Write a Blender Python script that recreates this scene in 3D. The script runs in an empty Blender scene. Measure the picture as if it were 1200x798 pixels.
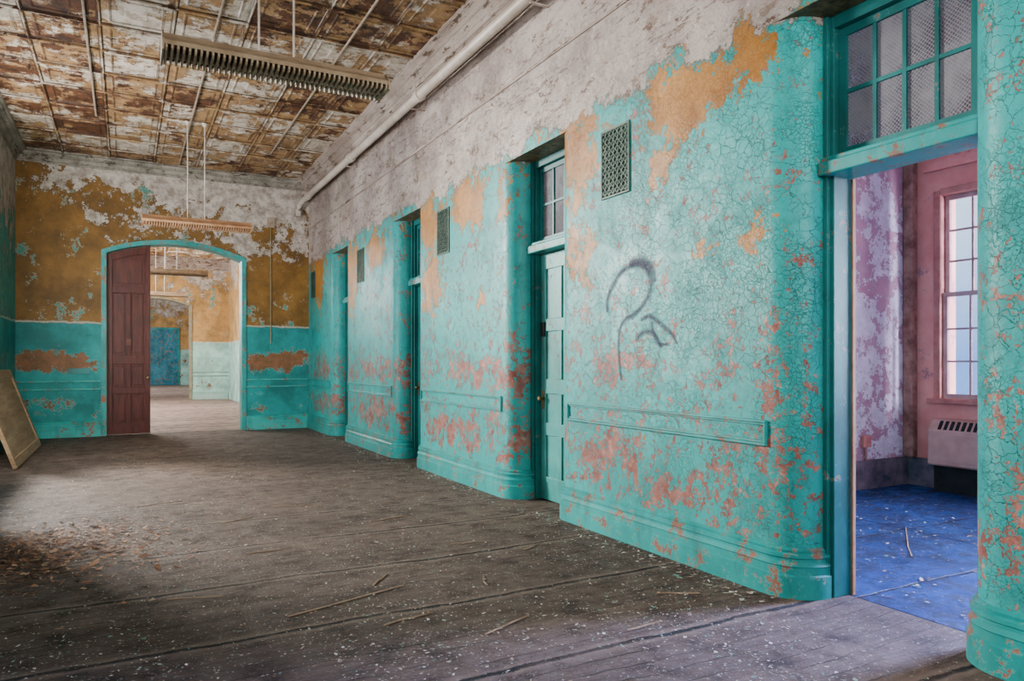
import bpy, bmesh, math, random
from mathutils import Vector, Matrix
random.seed(7)
S = bpy.context.scene
COL = S.collection
CH = 5.03
XR, XL = 3.30, -1.67
# ------------------------------------------------------------------ node helper
class NT:
    def __init__(s, name):
        s.mat = bpy.data.materials.new(name); s.mat.use_nodes = True
        s.t = s.mat.node_tree; s.t.nodes.clear()
        s.out = s.t.nodes.new('ShaderNodeOutputMaterial')
        s.g = s.t.nodes.new('ShaderNodeNewGeometry')
        s.P = s.g.outputs['Position']
        s.xyz = s.t.nodes.new('ShaderNodeSeparateXYZ'); s.t.links.new(s.P, s.xyz.inputs[0])
        s.x, s.y, s.z = s.xyz.outputs
    def put(s, sock, v):
        if isinstance(v, bpy.types.NodeSocket): s.t.links.new(v, sock)
        elif v is not None:
            if sock.type == 'RGBA' and len(v) == 3: v = (*v, 1)
            sock.default_value = v
    def m(s, op, a, b=None, c=None, clamp=False):
        n = s.t.nodes.new('ShaderNodeMath'); n.operation = op; n.use_clamp = clamp
        for i, v in enumerate((a, b, c)):
            if v is not None: s.put(n.inputs[i], v)
        return n.outputs[0]
    def vm(s, op, a, b=None):
        n = s.t.nodes.new('ShaderNodeVectorMath'); n.operation = op
        s.put(n.inputs[0], a)
        if b is not None: s.put(n.inputs[1], b)
        return n.outputs['Value'] if op == 'LENGTH' else n.outputs[0]
    def noise(s, scale, detail=6, rough=.6, vec=None, dist=0.0, col=False):
        n = s.t.nodes.new('ShaderNodeTexNoise')
        s.put(n.inputs['Vector'], vec or s.P); n.inputs['Scale'].default_value = scale
        n.inputs['Detail'].default_value = min(detail, 7); n.inputs['Roughness'].default_value = rough
        n.inputs['Distortion'].default_value = dist
        return n.outputs['Color'] if col else n.outputs['Fac']
    def vor(s, scale, feature='F1', vec=None, rnd=1.0):
        n = s.t.nodes.new('ShaderNodeTexVoronoi'); n.feature = feature
        s.put(n.inputs['Vector'], vec or s.P); n.inputs['Scale'].default_value = scale
        n.inputs['Randomness'].default_value = rnd
        return n
    def ramp(s, v, a, b, lo=0.0, hi=1.0):
        n = s.t.nodes.new('ShaderNodeMapRange'); s.put(n.inputs['Value'], v)
        for k, q in zip(('From Min', 'From Max', 'To Min', 'To Max'), (a, b, lo, hi)): s.put(n.inputs[k], q)
        n.clamp = True
        return n.outputs[0]
    def mix(s, f, a, b):
        n = s.t.nodes.new('ShaderNodeMix'); n.data_type = 'RGBA'
        s.put(n.inputs[0], f); s.put(n.inputs[6], a); s.put(n.inputs[7], b)
        return n.outputs[2]
    def scl(s, c, f):
        n = s.t.nodes.new('ShaderNodeMix'); n.data_type = 'RGBA'; n.blend_type = 'MULTIPLY'
        n.inputs[0].default_value = 1
        cc = s.t.nodes.new('ShaderNodeCombineColor')
        for i in range(3): s.put(cc.inputs[i], f)
        s.put(n.inputs[6], c); s.put(n.inputs[7], cc.outputs[0])
        return n.outputs[2]
    def mapv(s, sc, off=(0, 0, 0)):
        n = s.t.nodes.new('ShaderNodeMapping'); s.put(n.inputs['Vector'], s.P)
        n.inputs['Scale'].default_value = sc; n.inputs['Location'].default_value = off
        return n.outputs[0]
    def warp(s, sc=2.4, amt=.9, seed=0.0, rough=.75):
        n = s.noise(sc, 7, rough, vec=s.vm('ADD', s.P, (seed, seed*.7, seed*1.3)), col=True)
        n = s.vm('SUBTRACT', n, (.5, .5, .5))
        return s.vm('ADD', s.P, s.vm('MULTIPLY', n, (amt, amt, amt)))
    def blobs(s, L, base=None, P=None):
        r = base
        for (c, rad) in L:
            d = s.vm('SUBTRACT', P or s.P, c)
            d = s.vm('MULTIPLY', d, (1/rad[0], 1/rad[1], 1/rad[2]))
            v = s.m('SUBTRACT', 1.3, s.vm('LENGTH', d))
            r = v if r is None else s.m('MAXIMUM', r, v)
        return s.m('MAXIMUM', r, 0.0)
    def finish(s, col, rough=.8, bump=None, bstr=.5, bdist=.01, metal=0.0, spec=.3, alpha=None):
        b = s.t.nodes.new('ShaderNodeBsdfPrincipled')
        s.put(b.inputs['Base Color'], col); s.put(b.inputs['Roughness'], rough)
        b.inputs['Metallic'].default_value = metal; b.inputs['Specular IOR Level'].default_value = spec
        if alpha is not None: s.put(b.inputs['Alpha'], alpha)
        if bump is not None:
            n = s.t.nodes.new('ShaderNodeBump'); n.inputs['Strength'].default_value = bstr
            n.inputs['Distance'].default_value = bdist; s.put(n.inputs['Height'], bump)
            s.t.links.new(n.outputs[0], b.inputs['Normal'])
        s.t.links.new(b.outputs[0], s.out.inputs[0])
        return s.mat

TEAL = (.007, .245, .245)

def score(nt, blob, amp, off, sc=3.0, zone=None, seed=0.0, fineamp=.5):
    v = nt.vm('ADD', nt.P, (seed, seed*.7, seed*1.3))
    n = nt.noise(sc, 7, .75, vec=v)
    r = nt.m('MULTIPLY', nt.m('SUBTRACT', n, .5), amp)
    if fineamp:
        n2 = nt.noise(sc*4.3, 5, .8, vec=v)
        r = nt.m('ADD', r, nt.m('MULTIPLY', nt.m('SUBTRACT', n2, .5), amp*fineamp))
    if blob is not None: r = nt.m('ADD', r, blob)
    if zone is not None: r = nt.m('ADD', r, zone)
    return nt.m('SUBTRACT', r, off)

def band(nt, z, a, b, c, d):
    return nt.m('MULTIPLY', nt.ramp(z, a, b), nt.ramp(z, c, d, 1, 0))

def layer(nt, col, h, sc, under, rim=(.50, .55, .50), w=.03, depth=.6):
    mk = nt.ramp(sc, 0, w)
    rm = nt.m('MULTIPLY', nt.ramp(sc, -w*1.6, -w*.4), nt.ramp(sc, 0, w*.6, 1, 0))
    c = nt.mix(nt.m('MULTIPLY', rm, .7), col, rim)
    c = nt.mix(mk, c, under)
    h2 = nt.m('SUBTRACT', h, nt.m('MULTIPLY', mk, depth))
    return c, h2

# ---- right corridor wall
def mat_right():
    nt = NT('peeling_teal_wall')
    z, y = nt.z, nt.y
    big = nt.noise(.9, 4, .6); fine = nt.noise(14, 6, .75); mid = nt.noise(3.2, 7, .75)
    teal = nt.mix(nt.ramp(big, .35, .65), (.006, .275, .275), (.008, .385, .38))
    teal = nt.mix(nt.ramp(fine, .57, .68, 0, .4), teal, (.025, .50, .475))
    teal = nt.mix(nt.ramp(mid, .53, .62, 0, .45), teal, (.004, .15, .145))
    am = nt.ramp(y, 5.2, 3.9, .12, 1.0)
    wob = nt.noise(6, 4, .7, col=True)
    v = nt.vm('ADD', nt.P, nt.vm('MULTIPLY', wob, (.10, .10, .10)))
    d1 = nt.vor(15, 'DISTANCE_TO_EDGE', vec=v).outputs['Distance']
    d2 = nt.vor(40, 'DISTANCE_TO_EDGE', vec=v).outputs['Distance']
    d0 = nt.vor(6, 'DISTANCE_TO_EDGE', vec=v).outputs['Distance']
    gn = nt.noise(1.5, 5, .7, vec=nt.mapv((1, 1, 1), (2, 0, 1.2)))
    gn = nt.m('ADD', gn, nt.ramp(y, 4.4, 3.2, 0, .04))
    gate = nt.m('MULTIPLY', nt.ramp(gn, .47, .58), am)
    gate2 = nt.m('MULTIPLY', nt.ramp(nt.noise(2.6, 4, .7), .44, .54), am)
    cr = nt.m('MAXIMUM', nt.m('MULTIPLY', nt.ramp(d1, .007, .022, 1, 0), gate), nt.m('MULTIPLY', nt.ramp(d2, .012, .05, .75, 0), gate2))
    cr = nt.m('MAXIMUM', cr, nt.m('MULTIPLY', nt.ramp(d0, .003, .009, .9, 0), nt.ramp(nt.noise(1.9, 4, .7, vec=nt.mapv((1, 1, 1), (9, 0, 4))), .47, .55)))
    h = nt.m('SUBTRACT', 1.0, nt.m('MULTIPLY', cr, .4))
    col = nt.mix(nt.m('MULTIPLY', cr, .8), teal, (.015, .07, .05))
    X = 3.3
    OB = [((X,3.78,3.06),(1,.40,.28)), ((X,3.50,3.10),(1,.24,.16)), ((X,3.93,2.68),(1,.11,.24)), ((X,5.04,2.96),(1,.28,.48)),
          ((X,5.02,2.20),(1,.28,.26)), ((X,3.13,3.22),(1,.18,.22)), ((X,3.53,2.03),(1,.13,.08)), ((X,3.12,2.06),(1,.16,.15)),
          ((X,7.35,3.08),(1,.36,.26)), ((X,6.98,2.98),(1,.20,.44)), ((X,8.34,2.92),(1,.32,.50)), ((X,8.27,2.3),(1,.44,.44)),
          ((X,6.85,2.02),(1,.12,.15)), ((X,10.6,2.9),(1,.5,.3)), ((X,11.8,2.6),(1,.4,.7)), ((X,6.4,2.9),(1,.08,.3)), ((X,14.2,2.9),(1,.6,.7))]
    PB = [((X,4.62,1.17),(1,.20,.26)), ((X,4.20,1.27),(1,.15,.18)), ((X,3.02,1.28),(1,.14,.22)), ((X,7.3,1.24),(1,1.1,.17)),
          ((X,6.3,1.15),(1,.22,.36)), ((X,4.6,.62),(1,.5,.22)), ((X,3.6,.48),(1,.6,.08)), ((X,7.5,.62),(1,1.2,.18)),
          ((X,10.6,1.22),(1,1.2,.18)), ((X,10.6,.6),(1,1.2,.18)), ((X,13.8,1.2),(1,.9,.18)), ((X,13.8,.6),(1,.9,.18)),
          ((X,1.45,1.25),(1,.12,.06)), ((X,6.3,.5),(1,.2,.3)), ((X,1.7,.62),(1,.06,.16)), ((X,2.93,2.35),(1,.06,.05))]
    P1 = nt.warp(3.2, 1.0, 1.7, .75); P2 = nt.warp(4.0, 1.3, 5.1, .84)
    zn = nt.m('MULTIPLY', band(nt, z, .29, .38, .66, 1.1), .56)
    zn = nt.m('MAXIMUM', zn, nt.m('MULTIPLY', band(nt, z, .95, 1.1, 1.25, 1.8), nt.ramp(y, 5.0, 6.5, .40, .56)))
    zn = nt.m('MAXIMUM', zn, nt.m('MULTIPLY', nt.ramp(z, 3.0, 2.0), .10))
    sp = score(nt, nt.m('MULTIPLY', nt.blobs(PB, P=P2), .56), 5.4, .80, sc=4.6, zone=zn, seed=3.3, fineamp=1.1)
    pk = nt.mix(nt.ramp(nt.noise(7, 6, .75), .38, .62), (.18, .050, .040), (.40, .165, .13))
    pk = nt.mix(nt.ramp(fine, .58, .62, 0, .6), pk, (.52, .34, .28))
    col, h = layer(nt, col, h, sp, pk, rim=(.24, .58, .53), w=.018)
    so = score(nt, nt.blobs(OB, P=P1), 2.4, .58, sc=4.2, zone=nt.m('MULTIPLY', nt.ramp(z, 2.7, 3.3), .38), fineamp=.9)
    oc = nt.mix(nt.ramp(nt.noise(2.5, 7, .75), .38, .62), (.29, .112, .014), (.48, .22, .048))
    col, h = layer(nt, col, h, so, oc, rim=(.38, .54, .40), w=.014)
    su = nt.m('ADD', nt.m('SUBTRACT', z, 3.36), nt.m('MULTIPLY', nt.m('SUBTRACT', nt.noise(2.6, 7, .75), .5), .95))
    pl = nt.mix(nt.ramp(nt.noise(1.3, 7, .7), .4, .6), (.30, .245, .225), (.50, .43, .39))
    pl = nt.mix(nt.ramp(nt.noise(3.0, 7, .8, vec=nt.mapv((1, .8, 2.2), (5, 2, 1))), .57, .59), pl, (.26, .19, .15))
    pl = nt.mix(nt.ramp(nt.noise(5.5, 7, .8, vec=nt.mapv((1, .7, 1.6), (1, 7, 1))), .59, .605), pl, (.14, .085, .06))
    pl = nt.mix(nt.ramp(fine, .60, .63, 0, .7), pl, (.60, .53, .48))
    hc = nt.m('ABSOLUTE', nt.m('SUBTRACT', nt.noise(1.1, 6, .65, vec=nt.mapv((1, .25, 2.2), (3, 3, 3))), .5))
    hc = nt.ramp(hc, .002, .006, .8, 0)
    pl = nt.mix(hc, pl, (.09, .06, .045))
    col, h = layer(nt, col, h, su, pl, rim=(.18, .13, .08), w=.014)
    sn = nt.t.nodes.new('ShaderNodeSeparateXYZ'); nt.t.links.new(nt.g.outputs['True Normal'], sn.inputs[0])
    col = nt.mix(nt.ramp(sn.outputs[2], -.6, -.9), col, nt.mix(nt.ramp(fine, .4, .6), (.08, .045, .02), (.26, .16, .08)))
    h = nt.m('ADD', h, nt.m('MULTIPLY', fine, .4))
    h = nt.m('ADD', h, nt.m('MULTIPLY', mid, .5))
    return nt.finish(col, nt.ramp(mid, .4, .65, .34, .52), h, .7, .012, spec=.26)

def mat_teal_trim(name='weathered_teal_trim', c1=(.006, .225, .22), c2=(.009, .325, .32), amt=.56, under=(.26, .11, .075)):
    nt = NT(name)
    col = nt.mix(nt.ramp(nt.noise(2, 6, .6), .38, .62), c1, c2)
    h = nt.m('MULTIPLY', nt.noise(12, 6, .7), .5)
    s = nt.m('SUBTRACT', nt.noise(7, 7, .8), amt)
    col, h = layer(nt, col, h, s, under, rim=(.12, .45, .41), w=.012)
    dirt = nt.ramp(nt.noise(4, 6, .7, vec=nt.mapv((1, 1, .3))), .5, .7)
    col = nt.mix(nt.m('MULTIPLY', dirt, .6), col, (.015, .065, .055))
    return nt.finish(col, .40, h, .5, .006, spec=.3)

def mat_back(name, teal=TEAL, och=(.20, .102, .020), ztop=3.75, blobs=None, top=None):
    nt = NT(name)
    z = nt.z
    ocv = nt.mix(nt.ramp(nt.noise(1.8, 6, .7), .38, .62), tuple(c*.6 for c in och), tuple(c*1.3 for c in och))
    h = nt.m('MULTIPLY', nt.noise(10, 6, .7), .4)
    s = score(nt, None, 2.6, .28, sc=2.2, seed=9)
    col, h = layer(nt, ocv, h, s, (.06, .24, .20), w=.04, depth=-.5)
    s = nt.m('ADD', nt.m('MULTIPLY', nt.m('SUBTRACT', z, ztop), .50), nt.m('MULTIPLY', nt.m('SUBTRACT', nt.noise(1.7, 7, .75, vec=nt.mapv((1,1,1),(3,1,2))), .5), 3.6))
    s = nt.m('ADD', s, nt.m('MULTIPLY', nt.m('MINIMUM', nt.m('SUBTRACT', nt.x, .6), 1.4), .12))
    pale = nt.mix(nt.ramp(nt.noise(5, 7, .75), .42, .58), (.25, .205, .17), (.52, .47, .42))
    col, h = layer(nt, col, h, s, pale, rim=(.07, .045, .025), w=.05, depth=-.4)
    s = nt.m('SUBTRACT', 2.03, z)
    s = nt.m('ADD', s, nt.m('MULTIPLY', nt.m('SUBTRACT', nt.noise(3, 7, .7), .5), .12))
    tv = nt.mix(nt.ramp(nt.noise(1.5, 6, .7), .38, .62), tuple(c*.6 for c in teal), tuple(c*1.2 for c in teal))
    col, h = layer(nt, col, h, s, tv, w=.02, depth=-.5)
    zone = nt.m('MULTIPLY', band(nt, z, 1.05, 1.2, 1.45, 1.6), .40)
    zone2 = nt.m('MULTIPLY', band(nt, z, .3, .4, .7, .8), .46)
    zone = nt.m('ADD', zone, zone2)
    b = nt.blobs(blobs, P=nt.warp(2.4, 1.0, 2.2)) if blobs else None
    s = score(nt, b, 3.6, .72, sc=2.6, seed=21, zone=zone)
    s = nt.m('SUBTRACT', s, nt.ramp(z, 1.7, 1.9))
    br = nt.mix(nt.ramp(nt.noise(4, 6, .7), .4, .6), (.13, .07, .025), (.26, .11, .055))
    col, h = layer(nt, col, h, s, br, w=.05)
    return nt.finish(col, .55, h, .7, .012, spec=.25)

def simple(name, c1, c2, sc=4, rough=.7, bs=.4, metal=0.0, stretch=(1, 1, 1), lo=.35, hi=.65, spec=.3):
    nt = NT(name)
    n = nt.noise(sc, 6, .7, vec=nt.mapv(stretch))
    return nt.finish(nt.mix(nt.ramp(n, lo, hi), c1, c2), rough, n, bs, .006, metal, spec)

def mat_floor(name='worn_board_floor', k=1.0, tint=(1, 1, 1)):
    nt = NT(name)
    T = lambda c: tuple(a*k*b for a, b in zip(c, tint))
    y, x = nt.y, nt.x
    wob = nt.m('MULTIPLY', nt.m('SUBTRACT', nt.noise(.7, 6, .62), .5), .22)
    yy = nt.m('ADD', y, wob)
    yf = nt.m('ADD', yy, nt.m('MULTIPLY', x, -.012))
    seamd = nt.m('MULTIPLY', nt.m('PINGPONG', nt.m('DIVIDE', yf, .92), .5), .92)
    edgej = nt.m('MULTIPLY', nt.noise(8, 7, .85), .044)
    sd = nt.m('ADD', seamd, edgej)
    seamm = nt.m('MULTIPLY', nt.ramp(sd, .030, .040, 1, 0), nt.ramp(nt.noise(1.4, 5), .40, .50, .5, 1))
    seaml = nt.m('MULTIPLY', nt.ramp(sd, .038, .046), nt.ramp(sd, .052, .09, 1, 0))
    fb = nt.m('MULTIPLY', nt.m('PINGPONG', nt.m('DIVIDE', yf, .115), .5), .115)
    fbm = nt.m('MULTIPLY', nt.ramp(fb, .001, .005, 1, 0), nt.ramp(nt.noise(1.7, 5, .7), .42, .58, .15, .7))
    grain = nt.noise(6, 7, .80, vec=nt.mapv((.6, 4, 1)))
    n1 = nt.noise(.8, 7, .7); n2 = nt.noise(4.5, 7, .84); n3 = nt.noise(18, 5, .8)
    col = nt.mix(nt.ramp(grain, .40, .60), T((.036, .022, .016)), T((.115, .074, .057)))
    col = nt.mix(nt.ramp(n1, .42, .62, 0, .6), col, T((.150, .102, .080)))
    col = nt.mix(nt.ramp(n2, .5, .60, 0, .85), col, T((.020, .012, .010)))
    col = nt.mix(nt.ramp(n3, .55, .64, 0, .7), col, T((.21, .155, .125)))
    ci = nt.m('FLOOR', nt.m('ADD', nt.m('DIVIDE', yf, .92), .5))
    wn = nt.t.nodes.new('ShaderNodeTexWhiteNoise'); wn.noise_dimensions = '1D'; nt.put(wn.inputs['W'], ci)
    col = nt.scl(col, nt.ramp(wn.outputs[0], 0, 1, .82, 1.18))
    wv = nt.vm('ADD', nt.P, nt.vm('MULTIPLY', nt.noise(30, 3, .7, col=True), (.05, .05, .05)))
    v = nt.vor(46, vec=wv); sp = nt.ramp(v.outputs['Distance'], .22, .30, 1, 0)
    sc = nt.t.nodes.new('ShaderNodeSeparateColor'); nt.t.links.new(v.outputs['Color'], sc.inputs[0])
    dens = nt.ramp(nt.noise(2.4, 5, .75), .42, .58, .90, .48)
    sp = nt.m('MULTIPLY', sp, nt.m('GREATER_THAN', sc.outputs[0], dens))
    spk = nt.mix(sc.outputs[1], (.52, .45, .38), (.14, .18, .15))
    col = nt.mix(nt.m('MULTIPLY', sp, .8), col, spk)
    col = nt.mix(nt.m('MULTIPLY', seaml, .45), col, T((.24, .17, .135)))
    col = nt.mix(nt.m('MAXIMUM', seamm, fbm), col, T((.003, .002, .002)))
    h = nt.m('SUBTRACT', nt.m('MULTIPLY', grain, .6), nt.m('MAXIMUM', nt.m('MULTIPLY', seamm, 2.0), fbm))
    h = nt.m('ADD', h, nt.m('MULTIPLY', n2, 1.2))
    h = nt.m('ADD', h, nt.m('MULTIPLY', n3, .4))
    return nt.finish(col, nt.ramp(n2, .38, .62, .48, .80), h, .9, .018, spec=.24)

TX, TY = 4.97/7, .75
def mat_ceiling(name='rusty_pressed_tin', k=1.0):
    nt = NT(name)
    T = lambda c: tuple(min(.85, a*k) for a in c)
    t = nt.vm('FLOOR', nt.mapv((1/TX, 1/TY, 0), (1.67/TX, 0, 0)))
    wn = nt.t.nodes.new('ShaderNodeTexWhiteNoise'); wn.noise_dimensions = '3D'; nt.put(wn.inputs[0], t)
    rv = wn.outputs[0]
    a = nt.noise(2.2, 7, .76); b = nt.noise(6, 7, .75); lo = nt.noise(.75, 4, .6)
    sx = nt.m('PINGPONG', nt.m('DIVIDE', nt.m('ADD', nt.x, 1.67), TX), .5)
    sy = nt.m('PINGPONG', nt.m('DIVIDE', nt.y, TY), .5)
    dj = nt.m('MINIMUM', sx, sy)
    col = nt.mix(nt.ramp(b, .40, .60), T((.18, .092, .038)), T((.38, .235, .108)))
    s = nt.m('ADD', nt.m('SUBTRACT', a, .515), nt.m('MULTIPLY', nt.m('SUBTRACT', rv, .5), .14))
    s = nt.m('ADD', s, nt.m('MULTIPLY', nt.m('SUBTRACT', lo, .5), .28))
    h = nt.m('MULTIPLY', b, .3)
    col, h = layer(nt, col, h, s, nt.mix(nt.ramp(b, .45, .55), T((.36, .29, .22)), T((.56, .49, .41))), rim=(.08, .038, .016), w=.012, depth=-.5)
    s2 = nt.m('ADD', nt.m('SUBTRACT', nt.noise(2.6, 7, .76, vec=nt.mapv((1, 1, 1), (7, 3, 1))), .558), nt.m('MULTIPLY', nt.m('SUBTRACT', .5, rv), .16))
    s2 = nt.m('ADD', s2, nt.ramp(nt.x, .5, -1.5, 0, .07))
    col, h = layer(nt, col, h, s2, nt.mix(nt.ramp(b, .4, .6), T((.032, .016, .010)), T((.13, .052, .024))), rim=T((.32, .18, .09)), w=.012)
    j = nt.m('MULTIPLY', nt.ramp(dj, .016, .022), nt.ramp(dj, .03, .05, 1, 0))
    j2 = nt.m('MULTIPLY', nt.ramp(dj, .135, .145), nt.ramp(dj, .155, .17, 1, 0))
    col = nt.mix(nt.m('MULTIPLY', nt.m('MAXIMUM', j, nt.m('MULTIPLY', j2, .6)), .85), col, T((.030, .016, .009)))
    return nt.finish(col, .5, h, .7, .012, spec=.25)

def mat_cornice(name, base1, base2, stain):
    nt = NT(name)
    n = nt.noise(3, 6, .7, vec=nt.mapv((1, .3, 1)))
    col = nt.mix(nt.ramp(n, .4, .6), base1, base2)
    st = nt.ramp(nt.noise(6, 7, .8, vec=nt.mapv((1, .35, 2.5), (2, 2, 2))), .55, .58)
    col = nt.mix(st, col, stain)
    q = nt.m('PINGPONG', nt.m('DIVIDE', nt.z, .07), .5)
    col = nt.mix(nt.m('MULTIPLY', nt.ramp(q, .02, .10, 1, 0), .55), col, stain)
    return nt.finish(col, .7, n, .15, .004)

def mat_room(name, a, b, c, thr=.55, sc=2.0):
    nt = NT(name)
    col = nt.mix(nt.ramp(nt.noise(1.6, 7, .7), .38, .62), a, b)
    s = nt.m('SUBTRACT', nt.noise(sc, 7, .80, vec=nt.mapv((1, 1, 1), (4, 8, 2))), thr)
    h = nt.m('MULTIPLY', nt.noise(9), .4)
    cc = nt.mix(nt.ramp(nt.noise(6, 7, .8), .45, .55), tuple(q*.8 for q in c), c)
    col, h = layer(nt, col, h, s, cc, rim=(.30, .20, .27), w=.015)
    return nt.finish(col, .6, h, .5, .01)

def mat_bluefloor():
    nt = NT('blue_room_floor')
    n = nt.noise(2.5, 7, .75); n2 = nt.noise(6, 7, .82)
    col = nt.mix(nt.ramp(n, .38, .62), (.004, .020, .085), (.010, .056, .23))
    col = nt.mix(nt.ramp(n2, .50, .56, 0, .8), col, (.016, .020, .038))
    sd = nt.m('MULTIPLY', nt.m('PINGPONG', nt.m('DIVIDE', nt.m('ADD', nt.y, nt.m('MULTIPLY', n, .1)), .92), .5), .92)
    sx = nt.m('MULTIPLY', nt.m('PINGPONG', nt.m('DIVIDE', nt.x, 1.83), .5), 1.83)
    j = nt.m('MAXIMUM', nt.ramp(sd, .005, .014, 1, 0), nt.ramp(sx, .004, .011, 1, 0))
    col = nt.mix(j, col, (.003, .005, .015))
    v = nt.vor(32); sp = nt.ramp(v.outputs['Distance'], .12, .22, 1, 0)
    sc = nt.t.nodes.new('ShaderNodeSeparateColor'); nt.t.links.new(v.outputs['Color'], sc.inputs[0])
    sp = nt.m('MULTIPLY', sp, nt.ramp(sc.outputs[0], .62, .66))
    col = nt.mix(nt.m('MULTIPLY', sp, .8), col, (.20, .21, .30))
    return nt.finish(col, nt.ramp(n2, .4, .6, .4, .65), nt.m('SUBTRACT', n2, j), .7, .012, spec=.22)

def mat_glass(name, tint, alpha_mesh=False, op=.25, tr_col=(.92, .95, 1, 1)):
    nt = NT(name)
    b = nt.t.nodes.new('ShaderNodeBsdfPrincipled'); b.inputs['Base Color'].default_value = (*tint, 1)
    b.inputs['Roughness'].default_value = .12
    tr = nt.t.nodes.new('ShaderNodeBsdfTransparent'); tr.inputs[0].default_value = tr_col
    mx = nt.t.nodes.new('ShaderNodeMixShader')
    f = nt.ramp(nt.noise(3, 5, .7), .38, .62, op*.3, op*1.6)
    if alpha_mesh:
        a = nt.m('PINGPONG', nt.m('DIVIDE', nt.m('ADD', nt.y, nt.z), .022), .5)
        c = nt.m('PINGPONG', nt.m('DIVIDE', nt.m('SUBTRACT', nt.y, nt.z), .022), .5)
        w = nt.ramp(nt.m('MINIMUM', a, c), .07, .13, 1, 0)
        f = nt.m('MAXIMUM', f, nt.m('MULTIPLY', w, .85))
    nt.put(mx.inputs[0], f); nt.t.links.new(tr.outputs[0], mx.inputs[1]); nt.t.links.new(b.outputs[0], mx.inputs[2])
    nt.t.links.new(mx.outputs[0], nt.out.inputs[0])
    return nt.mat

def mat_island(name, cols, rough=.8):
    nt = NT(name)
    r = nt.t.nodes.new('ShaderNodeValToRGB'); r.color_ramp.interpolation = 'CONSTANT'
    nt.t.links.new(nt.g.outputs['Random Per Island'], r.inputs[0])
    el = r.color_ramp.elements
    el[0].color = (*cols[0], 1); el[1].position = 1/len(cols); el[1].color = (*cols[1], 1)
    for i in range(2, len(cols)):
        e = el.new(i/len(cols)); e.color = (*cols[i], 1)
    return nt.finish(r.outputs[0], rough)

M_R = mat_right(); M_TRIM = mat_teal_trim()
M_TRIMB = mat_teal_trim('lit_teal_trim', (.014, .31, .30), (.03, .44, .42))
M_TRIMD = mat_teal_trim('dark_teal_frame_paint', (.004, .12, .118), (.007, .20, .195), .62)
M_DOORL = mat_teal_trim('pale_teal_door_paint', (.025, .25, .235), (.055, .34, .32), .60)
M_BACK = mat_back('ochre_and_teal_wall', och=(.185, .092, .016), ztop=4.0, blobs=[((-1.05, 15, 1.32), (.60, 1, .22)), ((2.75, 15, 1.36), (.66, 1, .24))])
M_BACK2 = mat_back('ochre_and_mint_wall', teal=(.32, .54, .48), och=(.40, .23, .08), ztop=4.6)
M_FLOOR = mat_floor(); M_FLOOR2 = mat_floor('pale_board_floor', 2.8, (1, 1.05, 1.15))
M_CEIL = mat_ceiling(); M_CEIL2 = mat_ceiling('brightened_pressed_tin', 1.5)  # second tin is the first with brightness raised in its colours
M_CORN = mat_cornice('dirty_cornice', (.26, .20, .165), (.44, .37, .32), (.09, .055, .035))
M_CORNG = mat_cornice('grey_cornice', (.15, .135, .11), (.30, .27, .23), (.06, .045, .03))
M_PIPE = simple('old_pipe_paint', (.42, .35, .29), (.60, .53, .46), 3, .45, .1)
M_COND = simple('conduit_paint', (.20, .14, .09), (.38, .30, .23), 8, .5)
M_CONDW = simple('wall_conduit_paint', (.16, .13, .06), (.28, .24, .15), 8, .5)
M_WOODR = simple('dark_red_door_wood', (.040, .0065, .0045), (.120, .021, .013), 5, .45, .3, stretch=(4, 4, .5))
M_TAN = simple('tan_board', (.36, .16, .08), (.52, .28, .16), 3, .7, .3, stretch=(1, .4, 2))
M_FIX = simple('tarnished_fixture_enamel', (.20, .135, .078), (.36, .265, .17), 6, .5, .3)
M_FIX2 = simple('warm_lit_fixture_enamel', (.34, .16, .075), (.56, .33, .18), 6, .5, .3)  # same enamel painted more orange to show the angle of the light
M_TUBE = simple('frosted_tube_glass', (.30, .24, .17), (.38, .32, .24), 3, .3, .1)
M_VENT = simple('vent_green_metal', (.025, .065, .048), (.08, .14, .105), 8, .5, .3, metal=.2)
M_BLACK = simple('duct_black', (.006, .008, .007), (.02, .02, .02), 4, .9, .1)
M_BRASS = simple('tarnished_brass', (.12, .08, .03), (.28, .19, .08), 9, .4, .2, metal=.7)
M_RW1 = mat_room('lilac_peeling_wall', (.42, .20, .28), (.56, .33, .41), (.80, .72, .84), .485)
M_RW2 = mat_room('salmon_peeling_wall', (.64, .23, .20), (.78, .35, .30), (.46, .20, .19), .62)
M_RB = simple('grey_blue_baseboard', (.04, .045, .065), (.20, .15, .18), 5, .6, .4)
M_BLUE = mat_bluefloor()
M_ROUGH = simple('stripped_brown_plaster', (.14, .06, .045), (.40, .21, .17), 6, .9, .7)
M_AC = simple('dull_salmon_enamel', (.44, .24, .20), (.58, .35, .30), 3, .5, .2)
M_SASH = simple('window_sash_paint', (.36, .21, .21), (.54, .36, .36), 6, .6, .3)
M_SASHD = simple('window_casing_paint', (.38, .13, .11), (.58, .25, .21), 6, .6, .3)
M_GLASS = mat_glass('window_glass', (.6, .7, .8), False, .04)
M_MESH = mat_glass('wired_glass', (.30, .29, .32), True, .42, (.55, .55, .62, 1))
M_BOARD = simple('board_wood', (.24, .135, .07), (.42, .28, .165), 4, .6, .4, stretch=(1, .3, 3))
M_SPL = simple('splintered_lath', (.18, .11, .07), (.40, .28, .19), 9, .8, .4)
M_FLK = mat_island('paint_flakes', [(.60, .55, .49), (.28, .42, .37), (.20, .14, .11), (.68, .63, .56), (.12, .28, .24), (.42, .31, .22), (.52, .47, .41), (.10, .07, .06), (.16, .11, .09)])
M_DEB = mat_island('brown_debris', [(.30, .13, .07), (.42, .21, .11), (.12, .065, .04), (.52, .34, .22), (.22, .10, .055)])
M_BD = mat_teal_trim('deep_blue_door', (.008, .12, .19), (.02, .22, .32), .56)

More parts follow.
